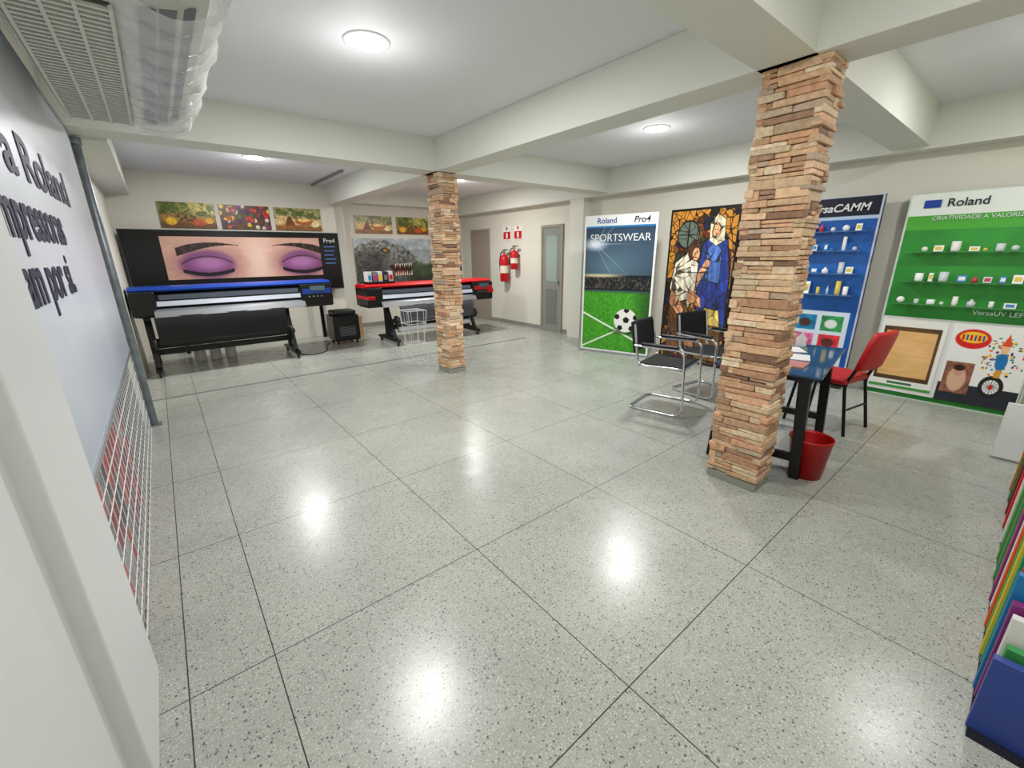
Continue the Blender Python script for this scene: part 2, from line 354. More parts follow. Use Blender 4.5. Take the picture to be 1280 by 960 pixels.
def f_dino(U,V):
    n=fbm(U,V,14,8,21);n2=fbm(U,V,60,26,31);n3=fbm(U,V,22,10,35)
    I=base(U,(.62,.66,.66));put(I,(V>.78)*.8,(.72,.76,.78))
    put(I,np.clip((.60-V+.35*(n-.5))*6,0,1),(.26,.31,.20));put(I,np.clip((.28-V+.2*(n-.5))*6,0,1),(.17,.17,.14))
    I*=(.75+.5*n3)[:,None]
    tone=np.clip(.10+.75*n2*(.45+V*.7),0,1);g=tone[:,None]*np.array([1.0,1.02,.98])
    head=poly(U,V,[(0,0),(0,.80),(.06,.90),(.10,.88),(.15,.97),(.21,.95),(.26,.98),(.32,.90),(.40,.86),(.47,.76),(.52,.64),(.53,.5),(.49,.45),(.38,.50),(.28,.44),(.36,.24),(.46,.20),(.47,.12),(.38,.04),(.28,0)])
    put(I,head,g)
    put(I,ell(U,V,.14,.45,.12,.3,.8)*.5*head,(.12,.12,.11))
    put(I,poly(U,V,[(.28,.44),(.38,.5),(.50,.45),(.45,.22),(.36,.24)]),(.22,.07,.07));put(I,ell(U,V,.38,.28,.06,.05,.3,.2),(.55,.25,.25))
    for k in range(8):
        x=.33+k*.021;put(I,poly(U,V,[(x,.485),(x+.014,.485),(x+.006,.385+.03*(k%2))]),(.90,.87,.76));put(I,poly(U,V,[(x,.235),(x+.013,.235),(x+.008,.31+.03*(k%2))]),(.90,.87,.76))
    put(I,ell(U,V,.26,.76,.028,.055,.2),(.08,.08,.07));put(I,ell(U,V,.26,.76,.018,.035,.2),(.85,.6,.1));put(I,ell(U,V,.26,.76,.005,.028,.2),(.02,.02,.02));put(I,ell(U,V,.46,.70,.012,.022,.2),(.05,.05,.05))
    put(I,ell(U,V,.92,.42,.085,.42,.15),g*.8);put(I,ell(U,V,.87,.74,.07,.16,.2),(.86,.86,.84));put(I,ell(U,V,.835,.70,.03,.055,.2),(.85,.62,.1));put(I,ell(U,V,.88,.77,.010,.02,.2),(.05,.05,.05))
    return I
poster('dinosaur_mural_print',(3.34,9.475,.85),(1,0,0),2.70,1.05,f_dino,360,side=M_white,thick=.0245)
# ------------------------------------------------------------ doors in right wall
def door(name,y0,y1,z,leaf,glass=False):
    g=group(name);x=XR
    fr=mat('door_frame_paint',(.60,.58,.52),.5)
    box('jamb_a',x-.035,x-.001,y0-.05,y0,0,z+.05,fr,g);box('jamb_b',x-.035,x-.001,y1,y1+.05,0,z+.05,fr,g);box('head',x-.035,x-.001,y0,y1,z,z+.05,fr,g)
    box('leaf',x-.02,x-.002,y0,y1,.01,z,leaf,g)
    if glass:
        box('glass_upper',x-.026,x-.02,y0+.1,y1-.1,1.0,z-.15,mat('door_glass',(.62,.68,.66),.15),g)
        box('panel_lower',x-.026,x-.02,y0+.1,y1-.1,.15,.85,mat('door_panel_in',(.48,.49,.47),.5),g)
    cyl('knob',.025,.05,M_alu,g,(x-.045,y0+.06 if glass else y0+.08,1.0),(0,math.pi/2,0))
door('door_1',5.98,6.48,2.02,mat('door_grey',(.55,.56,.53),.45),True)
door('door_2',8.35,9.0,2.05,mat('door_taupe',(.62,.57,.52),.5))
# ------------------------------------------------------------ fire extinguishers & signs
def extinguisher(y,z0,h,r):
    g=group('fire_extinguisher',(XR-.12,y,z0))
    lathe('cylinder',[(.0001,0),(r*.8,0),(r,.02),(r,h*.78),(r*.85,h*.86),(r*.4,h*.92),(r*.25,h*.93),(r*.25,h)],M_red,g)
    lathe('label_band',[(r+.001,h*.3),(r+.001,h*.55)],mat('label_cream',(.9,.88,.8),.5),g)
    box('valve_head',-.03,.03,-.02,.02,h,h+.05,M_alu,g,bev=.004)
    box('lever',-.03,.03,-.10,.02,h+.05,h+.065,M_black,g,bev=.003)
    tube('hose',[(0,.02,h+.02),(0,.12,h),(-.02,r+.05,h*.7),(-.02,r+.03,h*.35)],.012,M_black,g,fil=.06)
    box('wall_bracket',r*.5,.118,-.03,.03,h*.6,h*.7,M_dark,g)
extinguisher(7.62,.95,.62,.10)
extinguisher(7.28,1.22,.42,.08)
def sign(y,z):
    g=group('fire_safety_sign')
    box('plate',XR-.008,XR-.001,y-.14,y+.14,z-.14,z+.14,mat('sign_white',(.92,.92,.9),.5),g)
    box('red_field',XR-.010,XR-.008,y-.12,y+.12,z-.12,z+.03,M_red,g)
    prism('arrow',[(y-.04,z+.12),(y+.04,z+.12),(y,z+.05)],XR-.011,XR-.008,M_red,g)
    box('pictogram',XR-.012,XR-.010,y-.03,y+.03,z-.1,z+.01,M_white,g)
sign(7.66,1.97);sign(7.28,1.97)
# ------------------------------------------------------------ sportswear banner (freestanding, rotated)
def f_sport(U,V):
    I=base(U,(.06,.09,.15));n=fbm(U,V,12,16,41);n2=fbm(U,V,50,70,43)
    put(I,np.clip((V-.4)*1.6,0,1)*.7,(.12,.22,.34))
    put(I,ell(U,V,.40,.64,.55,.20,2)*.85,(.42,.55,.62));put(I,ell(U,V,.17,.80,.13,.035,1.2)*.9,(.95,.97,1))
    for k in range(5): put(I,(abs((V-.80)-(k-2)*.45*(U-.17))<.0035*(1.2-U))*(U>.15)*np.clip(.8-U,0,.5),(.8,.9,1))
    put(I,(V<.58)*(V>.47)*1.,(.05,.07,.11));put(I,(V<.56)*(V>.48)*(n2>.55)*.6,(.50,.46,.36))
    put(I,ell(U,V,.25,.575,.3,.012,1)*.8,(.95,.9,.7))
    gr=np.stack([.16+.20*n2,.48+.26*n2,.08+.10*n2],1)
    put(I,np.clip((.47-V)*40,0,1),gr);put(I,np.clip((.47-V)*40,0,1)*np.clip((U-.72)*2.4,0,.6),(.04,.14,.05))
    put(I,(abs(V-(.30-.24*U))<.007).astype(float),(.92,.95,.9));put(I,(abs(V-(.02+.28*U))<.006)*(U<.6)*1.,(.92,.95,.9))
    cx,cy,rx=.66,.25,.165;ry=rx*1.10/2.07
    put(I,ell(U,V,cx,cy-ry*.95,rx*1.1,ry*.25,.8)*.6,(.05,.15,.05))
    b=ell(U,V,cx,cy,rx,ry,.06);x=(U-cx)/rx;y=(V-cy)/ry
    sh=np.tile(np.array([.93,.93,.91]),(len(U),1));put(I,b,sh)
    pent=lambda px,py,r,a0,k=1:poly(x,y,[(px+r*k*math.cos(a0+i*1.2566),py+r*math.sin(a0+i*1.2566)) for i in range(5)])
    m=pent(.05,.05,.30,1.57)
    for i in range(5):
        a=1.57+i*1.2566;m=np.maximum(m,pent(.05+.84*math.cos(a),.05+.84*math.sin(a),.26,a+math.pi))
    put(I,m*b,(.05,.05,.06))
    put(I,(V>.925)*1.,(.93,.94,.93));put(I,((V>.915)&(V<.925))*1.,(.15,.5,.75))
    put(I,1-rect(U,V,.025,.975,.012,.99),(.93,.93,.93))
    return I
A=Vector((5.21,4.62,.02));B=Vector((5.53,3.56,.02));uv=(B-A).normalized()
g=poster('sportswear_roll_up_banner',A,uv,(B-A).length,2.05,f_sport,230,side=M_white,thick=.02)
nn=uv.cross(Vector((0,0,1)))
def on(p,du,z,dn=.006): return Vector((p.x,p.y,0))+uv*du+nn*dn+Vector((0,0,z))
text('banner_title','SPORTSWEAR',on(A,.10,1.70),uv,.148,M_white,g)
text('banner_brand','Roland',on(A,.20,1.955),uv,.11,mat('ink_blue',(.1,.25,.6),.5),g,bold=.001)
text('banner_series','Pro4',on(A,.76,1.95),uv,.12,mat('ink_dark',(.1,.1,.15),.5),g,bold=.002,shear=.2)
W=(B-A).length
cs=[on(A,0,0,.05),on(A,W,0,.05),on(A,W,0,-.08),on(A,0,0,-.08)]
mesh('banner_base',cs+[p+Vector((0,0,.03)) for p in cs],BF,M_alu,g)
# ------------------------------------------------------------ stained glass mural
def f_mural(U,V):
    I=base(U,(.06,.04,.03));r=random.Random(3)
    pts=np.array([[r.random(),r.random()] for _ in range(240)]);asp=2.1
    d=np.sqrt((U[:,None]-pts[None,:,0])**2+((V[:,None]-pts[None,:,1])*asp)**2);s=np.sort(d,1);k=np.argmin(d,1)
    pal=[(.45,.26,.08),(.62,.40,.10),(.25,.14,.06),(.75,.52,.16),(.10,.07,.05),(.16,.20,.14),(.08,.10,.22),(.40,.12,.06)]
    pc=np.array([r.choice(pal) for _ in pts])[k]
    put(I,((s[:,1]-s[:,0])>.008)*1.,pc)
    arch=ell(U,V,.5,.62,.46,.33,.02);put(I,(1-arch)*(V>.62),(.74,.50,.18));put(I,((1-arch)*(V>.62)>.5)*((s[:,1]-s[:,0])<.01)*1.,(.1,.05,.02))
    put(I,ell(U,V,.30,.84,.17,.09,.05),(.06,.04,.03));put(I,ell(U,V,.30,.84,.155,.08,.05),(.34,.40,.36));put(I,(abs(U-.30)<.008)*(abs(V-.84)<.08)*1.,(.06,.04,.03));put(I,(abs(V-.84)<.004)*(abs(U-.30)<.15)*1.,(.06,.04,.03))
    tex=fbm(U,V,16,34,77);fold=np.sin((U*1.2+V*.35)*60+6*fbm(U,V,4,6,79))
    pts2=np.array([[r.random(),r.random()] for _ in range(110)])
    d2=np.sqrt((U[:,None]-pts2[None,:,0])**2+((V[:,None]-pts2[None,:,1])*asp)**2);s2=np.sort(d2,1);k2=np.argmin(d2,1)
    tone=np.array([r.uniform(.78,1.12) for _ in pts2])[k2]
    def fig(p,c,o=(.04,.03,.02),f=.10):
        cx=sum(q[0] for q in p)/len(p);cy=sum(q[1] for q in p)/len(p)
        put(I,poly(U,V,[(cx+(q[0]-cx)*1.08,cy+(q[1]-cy)*1.05) for q in p]),o)
        put(I,poly(U,V,p),np.array(c)*((.78+.4*tex+f*fold)*tone)[:,None])
    def face(x,y,rx=.052,ry=.040):
        put(I,ell(U,V,x,y,rx*1.15,ry*1.12,.1),(.05,.03,.02));put(I,ell(U,V,x,y,rx,ry,.1),(.88,.66,.48))
        for e in(-.02,.014): put(I,ell(U,V,x+e,y+.006,.008,.004,.2),(.1,.06,.05))
        put(I,ell(U,V,x-.004,y-.018,.012,.003,.3),(.6,.2,.15));put(I,ell(U,V,x-.004,y-.004,.003,.010,.4),(.65,.42,.3))
    fig([(.55,.34),(.49,.60),(.54,.78),(.68,.85),(.86,.80),(.94,.60),(.96,.24),(.60,.24)],(.13,.22,.55))
    fig([(.62,.56),(.60,.74),(.70,.80),(.80,.74),(.82,.54)],(.30,.46,.76))
    fig([(.62,.80),(.61,.90),(.70,.955),(.81,.92),(.82,.80),(.72,.77)],(.92,.87,.72));face(.70,.86)
    fig([(.44,.55),(.62,.70),(.66,.66),(.50,.51)],(.86,.62,.44))
    fig([(.18,.36),(.09,.50),(.14,.66),(.32,.73),(.49,.66),(.48,.50),(.40,.36)],(.88,.85,.76))
    fig([(.36,.68),(.31,.755),(.39,.81),(.50,.79),(.50,.70)],(.30,.16,.08));face(.445,.72)
    fig([(.12,.08),(.10,.38),(.36,.42),(.44,.30),(.36,.06)],(.42,.27,.15));fig([(.34,.28),(.50,.26),(.56,.08),(.44,.06)],(.80,.55,.38))
    fig([(.40,.50),(.58,.44),(.60,.38),(.38,.42)],(.86,.60,.42));fig([(.12,.52),(.10,.40),(.30,.30),(.34,.36),(.22,.44)],(.85,.60,.43))
    fig([(.58,.04),(.56,.26),(.92,.28),(.94,.04)],(.50,.32,.14));fig([(.60,.28),(.66,.38),(.86,.37),(.90,.27)],(.92,.80,.40))
    put(I,((s2[:,1]-s2[:,0])<.008)*.7,(.05,.035,.02))
    put(I,1-rect(U,V,.03,.97,.015,.985),(.03,.03,.03))
    return I
poster('stained_glass_style_mural',(5.70,3.47,.0),(0,-1,0),.95,2.09,f_mural,260,side=M_black,thick=.05,rough=.25,coat=.3)
# ------------------------------------------------------------ blue sample display
def f_bluep(U,V):
    I=base(U,(.07,.30,.62));n=fbm(U,V,4,6,51)
    I+=((n-.5)*.25)[:,None];put(I,ell(U,V,.5,.6,.5,.3,2)*.5,(.12,.50,.80))
    put(I,(V>.90)*1.,(.05,.07,.16));put(I,((V>.885)&(V<.90))*1.,(.7,.8,.9))
    put(I,rect(U,V,.06,.94,.05,.40),(.82,.88,.93))
    n2=fbm(U,V,30,50,55)
    for i in range(4):
        for j in range(3):
            c=[(.1,.5,.7),(.85,.2,.25),(.2,.55,.3),(.9,.7,.15),(.2,.25,.5),(.8,.4,.6)][(i*2+j)%6];x0=.1+i*.21;y0=.08+j*.105
            put(I,rect(U,V,x0,x0+.17,y0,y0+.085),np.array(c)*(.6+.8*n2)[:,None]);put(I,ell(U,V,x0+.08,y0+.04,.05,.025,.3)*.9,[(.9,.85,.75),(.3,.15,.1),(.95,.95,.95)][(i+j)%3])
    put(I,1-rect(U,V,.012,.988,.006,.994),(.75,.78,.82))
    return I
YB0=2.42
g=poster('blue_product_sample_display',(5.88,YB0,.05),(0,-1,0),YB0-1.20,2.03,f_bluep,180,side=mat('blue_side',(.05,.2,.5),.4),thick=.06)
text('display_title','VersaCAMM',(5.87,1.88,1.93),(0,-1,0),.11,M_white,g,bold=.002,shear=.2)
for zz in (0.0,):
    for yy in (1.25,2.34): box('foot',5.82,5.94,yy-.04,yy+.04,0,.05,M_dark,g)
M_acr=mat('acrylic_shelf',(.75,.88,.95),.1,trans=.7,alpha=.6)
r=random.Random(9);pal=[(.9,.9,.88),(.8,.82,.85),(.85,.75,.3),(.2,.5,.75),(.75,.2,.3),(.95,.95,.95)]
def items(g,xc,ya,yb,z,r,hs,weights):
    y=ya
    while y<yb:
        w_=r.uniform(.03,.085);hh=r.uniform(*hs);t=r.random();c=pal[r.choices(range(6),weights)[0]];mm=mat('sample_%d'%pal.index(c),c,.4)
        if t<.3:
            lathe('sample_mug',[(.0001,0),(w_*.36,0),(w_*.42,hh*.15),(w_*.42,hh),(w_*.36,hh),(w_*.34,.01),(.0001,.008)],mm,g,(xc,y+w_/2,z),16)
        elif t<.65:
            box('sample_card',xc-.01,xc+.005,y,y+w_,z,z+hh,mm,g,rot=(0,.2,0));box('card_print',xc-.013,xc-.009,y+w_*.15,y+w_*.85,z+hh*.25,z+hh*.8,mat('sample_%d'%((pal.index(c)+3)%6),pal[(pal.index(c)+3)%6],.4),g,rot=(0,.2,0))
        elif t<.82: lathe('sample_bottle',[(.0001,0),(w_*.35,0),(w_*.35,hh*.6),(w_*.12,hh*.8),(w_*.12,hh),(.0001,hh)],mm,g,(xc,y+w_/2,z),16)
        else: lathe('sample_ball',[(.0001,0)]+[(w_*.38*math.sin(a*math.pi/8),w_*.38*(1-math.cos(a*math.pi/8))) for a in range(1,8)]+[(.0001,w_*.76)],mm,g,(xc,y+w_/2,z),16)
        y+=w_+r.uniform(.015,.07)
for i,z in enumerate((1.05,1.28,1.52,1.72)):
    box('shelf_%d'%i,5.74,5.878,1.28,2.34,z,z+.008,M_acr,g)
    items(g,5.81,1.32,2.26,z+.008,r,(.05,.16),[5,4,2,2,1,5])
# ------------------------------------------------------------ green display
def f_green(U,V):
    I=base(U,(.10,.46,.14));n=fbm(U,V,5,7,61);I*=(.85+.3*n)[:,None]
    put(I,ell(U,V,.5,.7,.45,.25,2)*.45,(.38,.80,.35))
    put(I,(V>.90)*1.,(.90,.93,.90));put(I,((V>.835)&(V<.90))*1.,(.30,.66,.22))
    put(I,1-rect(U,V,.012,.988,.006,.994),(.80,.85,.80))
    return I
yl,yr=1.015,-.12
g=poster('green_product_sample_display',(5.97,yl,.0),(0,-1,0),yl-yr,2.05,f_green,180,side=mat('green_side',(.08,.4,.12),.4),thick=.06)
text('display_brand','Roland',(5.96,.74,1.92),(0,-1,0),.10,MC['ink_dark'],g,bold=.001)
box('brand_mark',5.958,5.966,.78,.90,1.915,1.985,mat('ink_blue',(0.1,.25,.6)),g)
text('display_series','VersaUV',(5.96,.26,1.92),(0,-1,0),.09,MC['ink_dark'],g,shear=.2)
text('display_slogan','CRIATIVIDADE A VALORIZAR',(5.96,.82,1.80),(0,-1,0),.05,M_white,g)
text('display_footer','VersaUV LEF',(5.96,.36,.93),(0,-1,0),.06,M_white,g)
for i,z in enumerate((1.0,1.22,1.50)):
    box('shelf_%d'%i,5.83,5.968,yr+.08,yl-.08,z,z+.008,mat('green_acrylic',(.55,.85,.6),.1,trans=.7,alpha=.6),g)
    items(g,5.90,yr+.12,yl-.16,z+.008,r,(.04,.11),[6,5,1,1,1,6])
def f_wood(U,V):
    I=base(U,(.92,.92,.90));n=fbm(U,V,3,22,71)
    wd=np.stack([.80+.15*n,.60+.16*n,.36+.15*n],1);put(I,rect(U,V,.05,.94,.12,.90),(.30,.20,.12));put(I,rect(U,V,.10,.88,.18,.84),wd);put(I,ell(U,V,.5,.55,.3,.25,2)*.4,(1,.85,.6))
    put(I,rect(U,V,.3,.7,.06,.09),(.2,.45,.3))
    put(I,rect(U,V,0,1,0,.04),(.25,.6,.25));return I
def f_collage(U,V):
    I=base(U,(.93,.93,.92));put(I,rect(U,V,0,1,0,.24)*1.,(.12,.14,.18));n=fbm(U,V,30,40,72)
    put(I,rect(U,V,.04,.40,.12,.52),np.array((.55,.35,.28))*(.6+.8*n)[:,None]);put(I,ell(U,V,.22,.30,.12,.16,.2),(.85,.68,.58));put(I,ell(U,V,.22,.40,.06,.06,.2),(.80,.60,.50));put(I,ell(U,V,.22,.45,.075,.04,.2),(.2,.1,.08))
    put(I,ell(U,V,.28,.82,.22,.12,.1),(.85,.12,.12));put(I,ell(U,V,.28,.84,.17,.07,.1),(.97,.78,.15))
    for k in range(6): put(I,rect(U,V,.14+k*.05,.17+k*.05,.80,.87),[(.8,.1,.1),(.1,.35,.7)][k%2])
    for k in range(110):
        q=random.Random(900+k);c=q.choice([(.85,.15,.2),(.95,.75,.1),(.1,.5,.75),(.15,.6,.3),(.1,.1,.12),(.5,.2,.55),(.95,.5,.1)])
        a=q.random()*6.28;rr=q.random();put(I,ell(U,V,.70+.27*rr*math.cos(a),.62+.26*rr*math.sin(a),.008+.018*q.random(),.006+.012*q.random(),.2),c)
    put(I,ell(U,V,.66,.26,.15,.14,.05),(.06,.06,.07));put(I,ell(U,V,.66,.26,.10,.09,.05),(.92,.92,.92))
    for k in range(8):
        a=k*math.pi/8;put(I,(abs((U-.66)*math.sin(a)*1.0-(V-.26)*math.cos(a)*1.4)<.004)*ell(U,V,.66,.26,.10,.09,.05),(.2,.2,.22))
    put(I,ell(U,V,.69,.58,.07,.11,.1),(.1,.45,.7));put(I,ell(U,V,.69,.73,.05,.055,.1),(.95,.75,.55));put(I,poly(U,V,[(.63,.77),(.75,.77),(.70,.92)]),(.9,.3,.1));put(I,rect(U,V,.65,.73,.38,.48),(.85,.6,.15))
    put(I,ell(U,V,.66,.26,.03,.03,.05),(.8,.1,.1));return I
box('lower_white_board',5.955,5.965,-.10,1.0,.06,.86,M_white,g)
poster('x',(5.952,.985,.10),(0,-1,0),.50,.73,f_wood,100,parent=g,thick=.004)
poster('x',(5.952,.45,.06),(0,-1,0),.54,.78,f_collage,190,parent=g,thick=.004)
# ------------------------------------------------------------ printers
def printer(name,x0,W,y0,top,colm,legs,low,media):
    g=group(name,(x0,y0,0));t=top
    box('rear_body',.04,W-.04,.16,.58,t-.40,t-.12,M_black,g,bev=.02)
    prof=[(.10,t-.24),(.06,t-.17),(.08,t-.10),(.16,t-.055),(.56,t-.05),(.60,t-.12),(.60,t-.24)]
    prism('upper_cover',prof,.26,W-.46,mat('cover_dark',(.07,.075,.09),.25),g)
    prism('cover_top_band',[(.10,t-.06),(.085,t-.035),(.13,t-.005),(.5,t),(.58,t-.03),(.58,t-.06)],.0,W,colm,g)
    prism('front_window',[(.052,t-.165),(.072,t-.105),(.064,t-.105),(.044,t-.165)],.30,W-.50,mat('window_smoke',(.30,.33,.38),.08),g)
    prism('platen_apron',[(.12,t-.27),(.05,t-.275),(-.02,t-.31),(-.06,t-.38),(-.045,t-.385),(0,t-.33),(.06,t-.30),(.12,t-.30)],.22,W-.44,M_alu,g)
    prism('silver_strip',[(.045,t-.185),(.028,t-.245),(.055,t-.25),(.06,t-.18)],.26,W-.46,mat('strip_silver',(.78,.81,.86),.3,metal=.1),g)
    box('end_cap_left',0,.27,.02,.60,t-.38,t-.05,M_black,g,bev=.03)
    box('control_module',W-.48,W,.0,.60,t-.40,t-.05,M_black,g,bev=.03)
    prism('module_accent',[(-.006,t-.20),(.004,t-.065),(.01,t-.065),(.0,t-.20)],W-.45,W-.03,colm,g)
    box('control_panel',W-.34,W-.12,-.018,-.004,t-.15,t-.08,mat('lcd',(.30,.40,.45),.1),g,rot=(-.1,0,0))
    for k in range(4): cyl('button_%d'%k,.012,.01,M_grey,g,(W-.36+k*.06,-.012,t-.24),(math.pi/2,0,0),12)
    for i,lx in enumerate(legs):
        box('leg_post_%d'%i,lx-.04,lx+.04,.26,.36,.12,t-.40,low,g,bev=.01)
        prism('leg_foot_%d'%i,[(-.12,.07),(.72,.07),(.72,.11),(.40,.16),(.22,.16),(-.12,.11)],lx-.035,lx+.035,low,g)
        prism('leg_brace_%d'%i,[(.0,.12),(.05,.12),(.30,t-.45),(.25,t-.45)],lx-.03,lx+.03,low,g)
        for k,yy in enumerate((-.07,.66)):
            cyl('caster_%d_%d'%(i,k),.035,.03,M_dark,g,(lx,yy,.035),(0,math.pi/2,0),18)
            box('caster_fork_%d_%d'%(i,k),lx-.022,lx+.022,yy-.02,yy+.02,.035,.075,M_grey,g)
    a,b=legs[0],legs[-1]
    box('cross_beam',a,b,.28,.34,.24,.32,low,g,bev=.008)
    cyl('takeup_roll',.055,b-a-.1,media,g,((a+b)/2,-.02,.44),(0,math.pi/2,0))
    for i,xx in enumerate((a,b)):
        cyl('roll_flange_%d'%i,.085,.04,M_dark,g,(xx+(.03 if i==0 else -.03),-.02,.44),(0,math.pi/2,0))
        box('takeup_arm_%d'%i,xx-.02,xx+.02,-.03,.30,.40,.46,low,g,bev=.006)
    vs=[];fs=[];n=14
    pr=[(-.055,t-.37),(-.075,t-.42),(-.082,t-.50),(-.078,t-.58),(-.07,.46)]
    for p in pr:
        for k in range(n+1): vs.append((a+.08+(b-a-.16)*k/n,p[0]+.003*math.sin(k*1.3),p[1]))
    for j in range(len(pr)-1):
        for k in range(n): q=j*(n+1)+k;fs.append((q,q+1,q+n+2,q+n+1))
    mesh('hanging_media',vs,fs,media,g,True)
    return g
M_fab=mat('black_media',(.05,.05,.06),.6)
p1=printer('large_format_printer',-.37,2.50,7.25,1.17,M_blue,[.12,1.83],M_black,M_fab)
cyl('rear_roll',.07,1.6,M_fab,p1,(.95,.30,.40),(0,math.pi/2,0))
p2=printer('large_format_printer',2.62,2.58,7.02,1.07,M_red,[.42,2.12],M_dark,mat('grey_media',(.30,.31,.34),.4))
cyl('lower_roll',.05,1.5,mat('white_media',(.85,.85,.87),.5),p2,(1.27,.10,.26),(0,math.pi/2,0))
box('red_end_trim',-.004,.12,-.01,.58,.82,.88,M_red,p2,bev=.01);box('red_end_trim_r',2.44,2.584,-.012,.58,.80,.88,M_red,p2,bev=.01)
g=group('ink_cartridge_rack',(2.72,7.25,1.072))
box('tray',0,.5,0,.22,0,.03,M_black,g,bev=.005)
for k in range(5):
    box('cartridge_%d'%k,.02+k*.095,.095+k*.095,.02,.2,.03,.20,[M_white,M_grey,M_white,M_dark,M_white][k],g,bev=.006)
    box('label_%d'%k,.03+k*.095,.085+k*.095,.016,.0201,.06,.14,[mat('cy',(.1,.6,.8)),mat('mg',(.8,.15,.5)),mat('ye',(.95,.85,.1)),M_grey,M_red][k],g)
g=group('print_dryer_unit',(2.22,7.75,0))
box('case',0,.46,0,.42,.06,.52,M_black,g,bev=.03);box('top_hood',.03,.43,.03,.39,.52,.60,M_dark,g,bev=.03)
box('grille',.08,.38,-.006,0,.14,.34,M_dark,g)
for k in range(6): box('slat_%d'%k,.09,.37,-.012,-.004,.16+k*.028,.168+k*.028,M_grey,g)
for a_ in (.06,.40):
    for b_ in (.06,.36): cyl('wheel',.03,.03,M_dark,g,(a_,b_,.03),(0,math.pi/2,0),14)
g=group('cardboard_box',(2.60,8.45,0));
box('carton',0,.38,0,.35,0,.38,mat('cardboard',(.68,.53,.36),.8,var=.1,bscale=8),g,bev=.003);box('tape',.16,.22,-.001,.351,.001,.382,mat('tape',(.78,.68,.5),.3),g)
g=group('ink_jug_set',(.25,8.0,0))
for k in range(3):
    lathe('jug_%d'%k,[(.0001,0),(.07,0),(.075,.02),(.075,.22),(.05,.27),(.025,.28),(.025,.31),(.0001,.31)],M_white,g,(k*.2,0,0),20)
tube('power_cable',[(1.5,7.5,.006),(1.7,7.2,.006),(1.95,7.35,.006),(2.1,7.9,.006),(2.3,8.25,.006)],.006,M_black,fil=.15)
# ------------------------------------------------------------ wire stand
g=group('wire_display_stand',(2.72,5.62,0));WR=mat('white_wire',(.85,.86,.86),.35)
for i,z in enumerate((.02,.30,.60,.78)):
    s=.15-.03*(1-z)
    tube('ring_%d'%i,[(-s,-s,z),(s,-s,z),(s,s,z),(-s,s,z)],.004,WR,g,cyc=True,fil=.02)
for sx in(-1,1):
    for sy in(-1,1): tube('leg_%d%d'%(sx,sy),[(sx*.135,sy*.135,0),(sx*.10,sy*.10,.35),(sx*.145,sy*.145,.78)],.005,WR,g)
for k in range(9):
    q=-.14+k*.035;tube('top_wire_%d'%k,[(q,-.14,.78),(q,.14,.78)],.0025,WR,g);tube('mid_wire_%d'%k,[(q*.9,-.125,.3),(q*.9,.125,.3)],.0025,WR,g)
for k in range(3):
    q=-.10+k*.10;tube('front_wire_%d'%k,[(q,-.118,.02),(q*.8,-.125,.3),(q,-.143,.78)],.0025,WR,g);tube('side_wire_%d'%k,[(-.118,q,.02),(-.125,q*.8,.3),(-.143,q,.78)],.0025,WR,g)
# ------------------------------------------------------------ cantilever chairs (front = -y local)
def visitor_chair(x,y,rz):
    g=group('cantilever_visitor_chair',(x,y,0),rz);w=.27;r_=.0125
    tube('base_and_arm_frame',[(-w,.24,.66),(-w,-.24,.66),(-w,-.27,.0135),(-w,.27,.0135),(w,.27,.0135),(w,-.27,.0135),(w,-.24,.66),(w,.24,.66)],r_,M_chrome,g,fil=.09)
    tube('seat_back_frame',[(-w+.03,.27,.86),(-w+.03,.21,.46),(-w+.03,-.24,.47),(w-.03,-.24,.47),(w-.03,.21,.46),(w-.03,.27,.86)],r_,M_chrome,g,fil=.07)
    for s in(-1,1):
        tube('arm_link_%d'%s,[(s*w,.24,.66),(s*(w-.03),.245,.66)],r_,M_chrome,g)
        tube('seat_link_%d'%s,[(s*w,-.25,.46),(s*(w-.03),-.23,.465)],r_,M_chrome,g)
        box('arm_pad_%d'%s,s*w-.025,s*w+.025,-.18,.18,.668,.695,M_black,g,bev=.01)
    n=10;vs=[];fs=[]
    for j in range(n+1):
        yy=-.23+.43*j/n
        for i in range(n+1):
            xx=-.235+.47*i/n;vs.append((xx,yy,.488-.018*math.sin(math.pi*i/n)*math.sin(math.pi*j/n)))
    for j in range(n):
        for i in range(n): q=j*(n+1)+i;fs.append((q,q+1,q+n+2,q+n+1))
    o=mesh('seat',vs,fs,mat('black_mesh_fabric',(.06,.06,.07),.7,bump=.3,bscale=300),g,True);m=o.modifiers.new('s','SOLIDIFY');m.thickness=.035
    vs=[]
    for j in range(n+1):
        z=.58+.30*j/n
        for i in range(n+1):
            xx=-.245+.49*i/n;vs.append((xx,.215+.055*(z-.46)/.4*1.2+.03*math.sin(math.pi*i/n),z))
    o=mesh('backrest',vs,fs,MC['black_mesh_fabric'],g,True);m=o.modifiers.new('s','SOLIDIFY');m.thickness=.025
visitor_chair(3.82,2.22,math.radians(12))
visitor_chair(4.62,2.18,math.radians(-8))
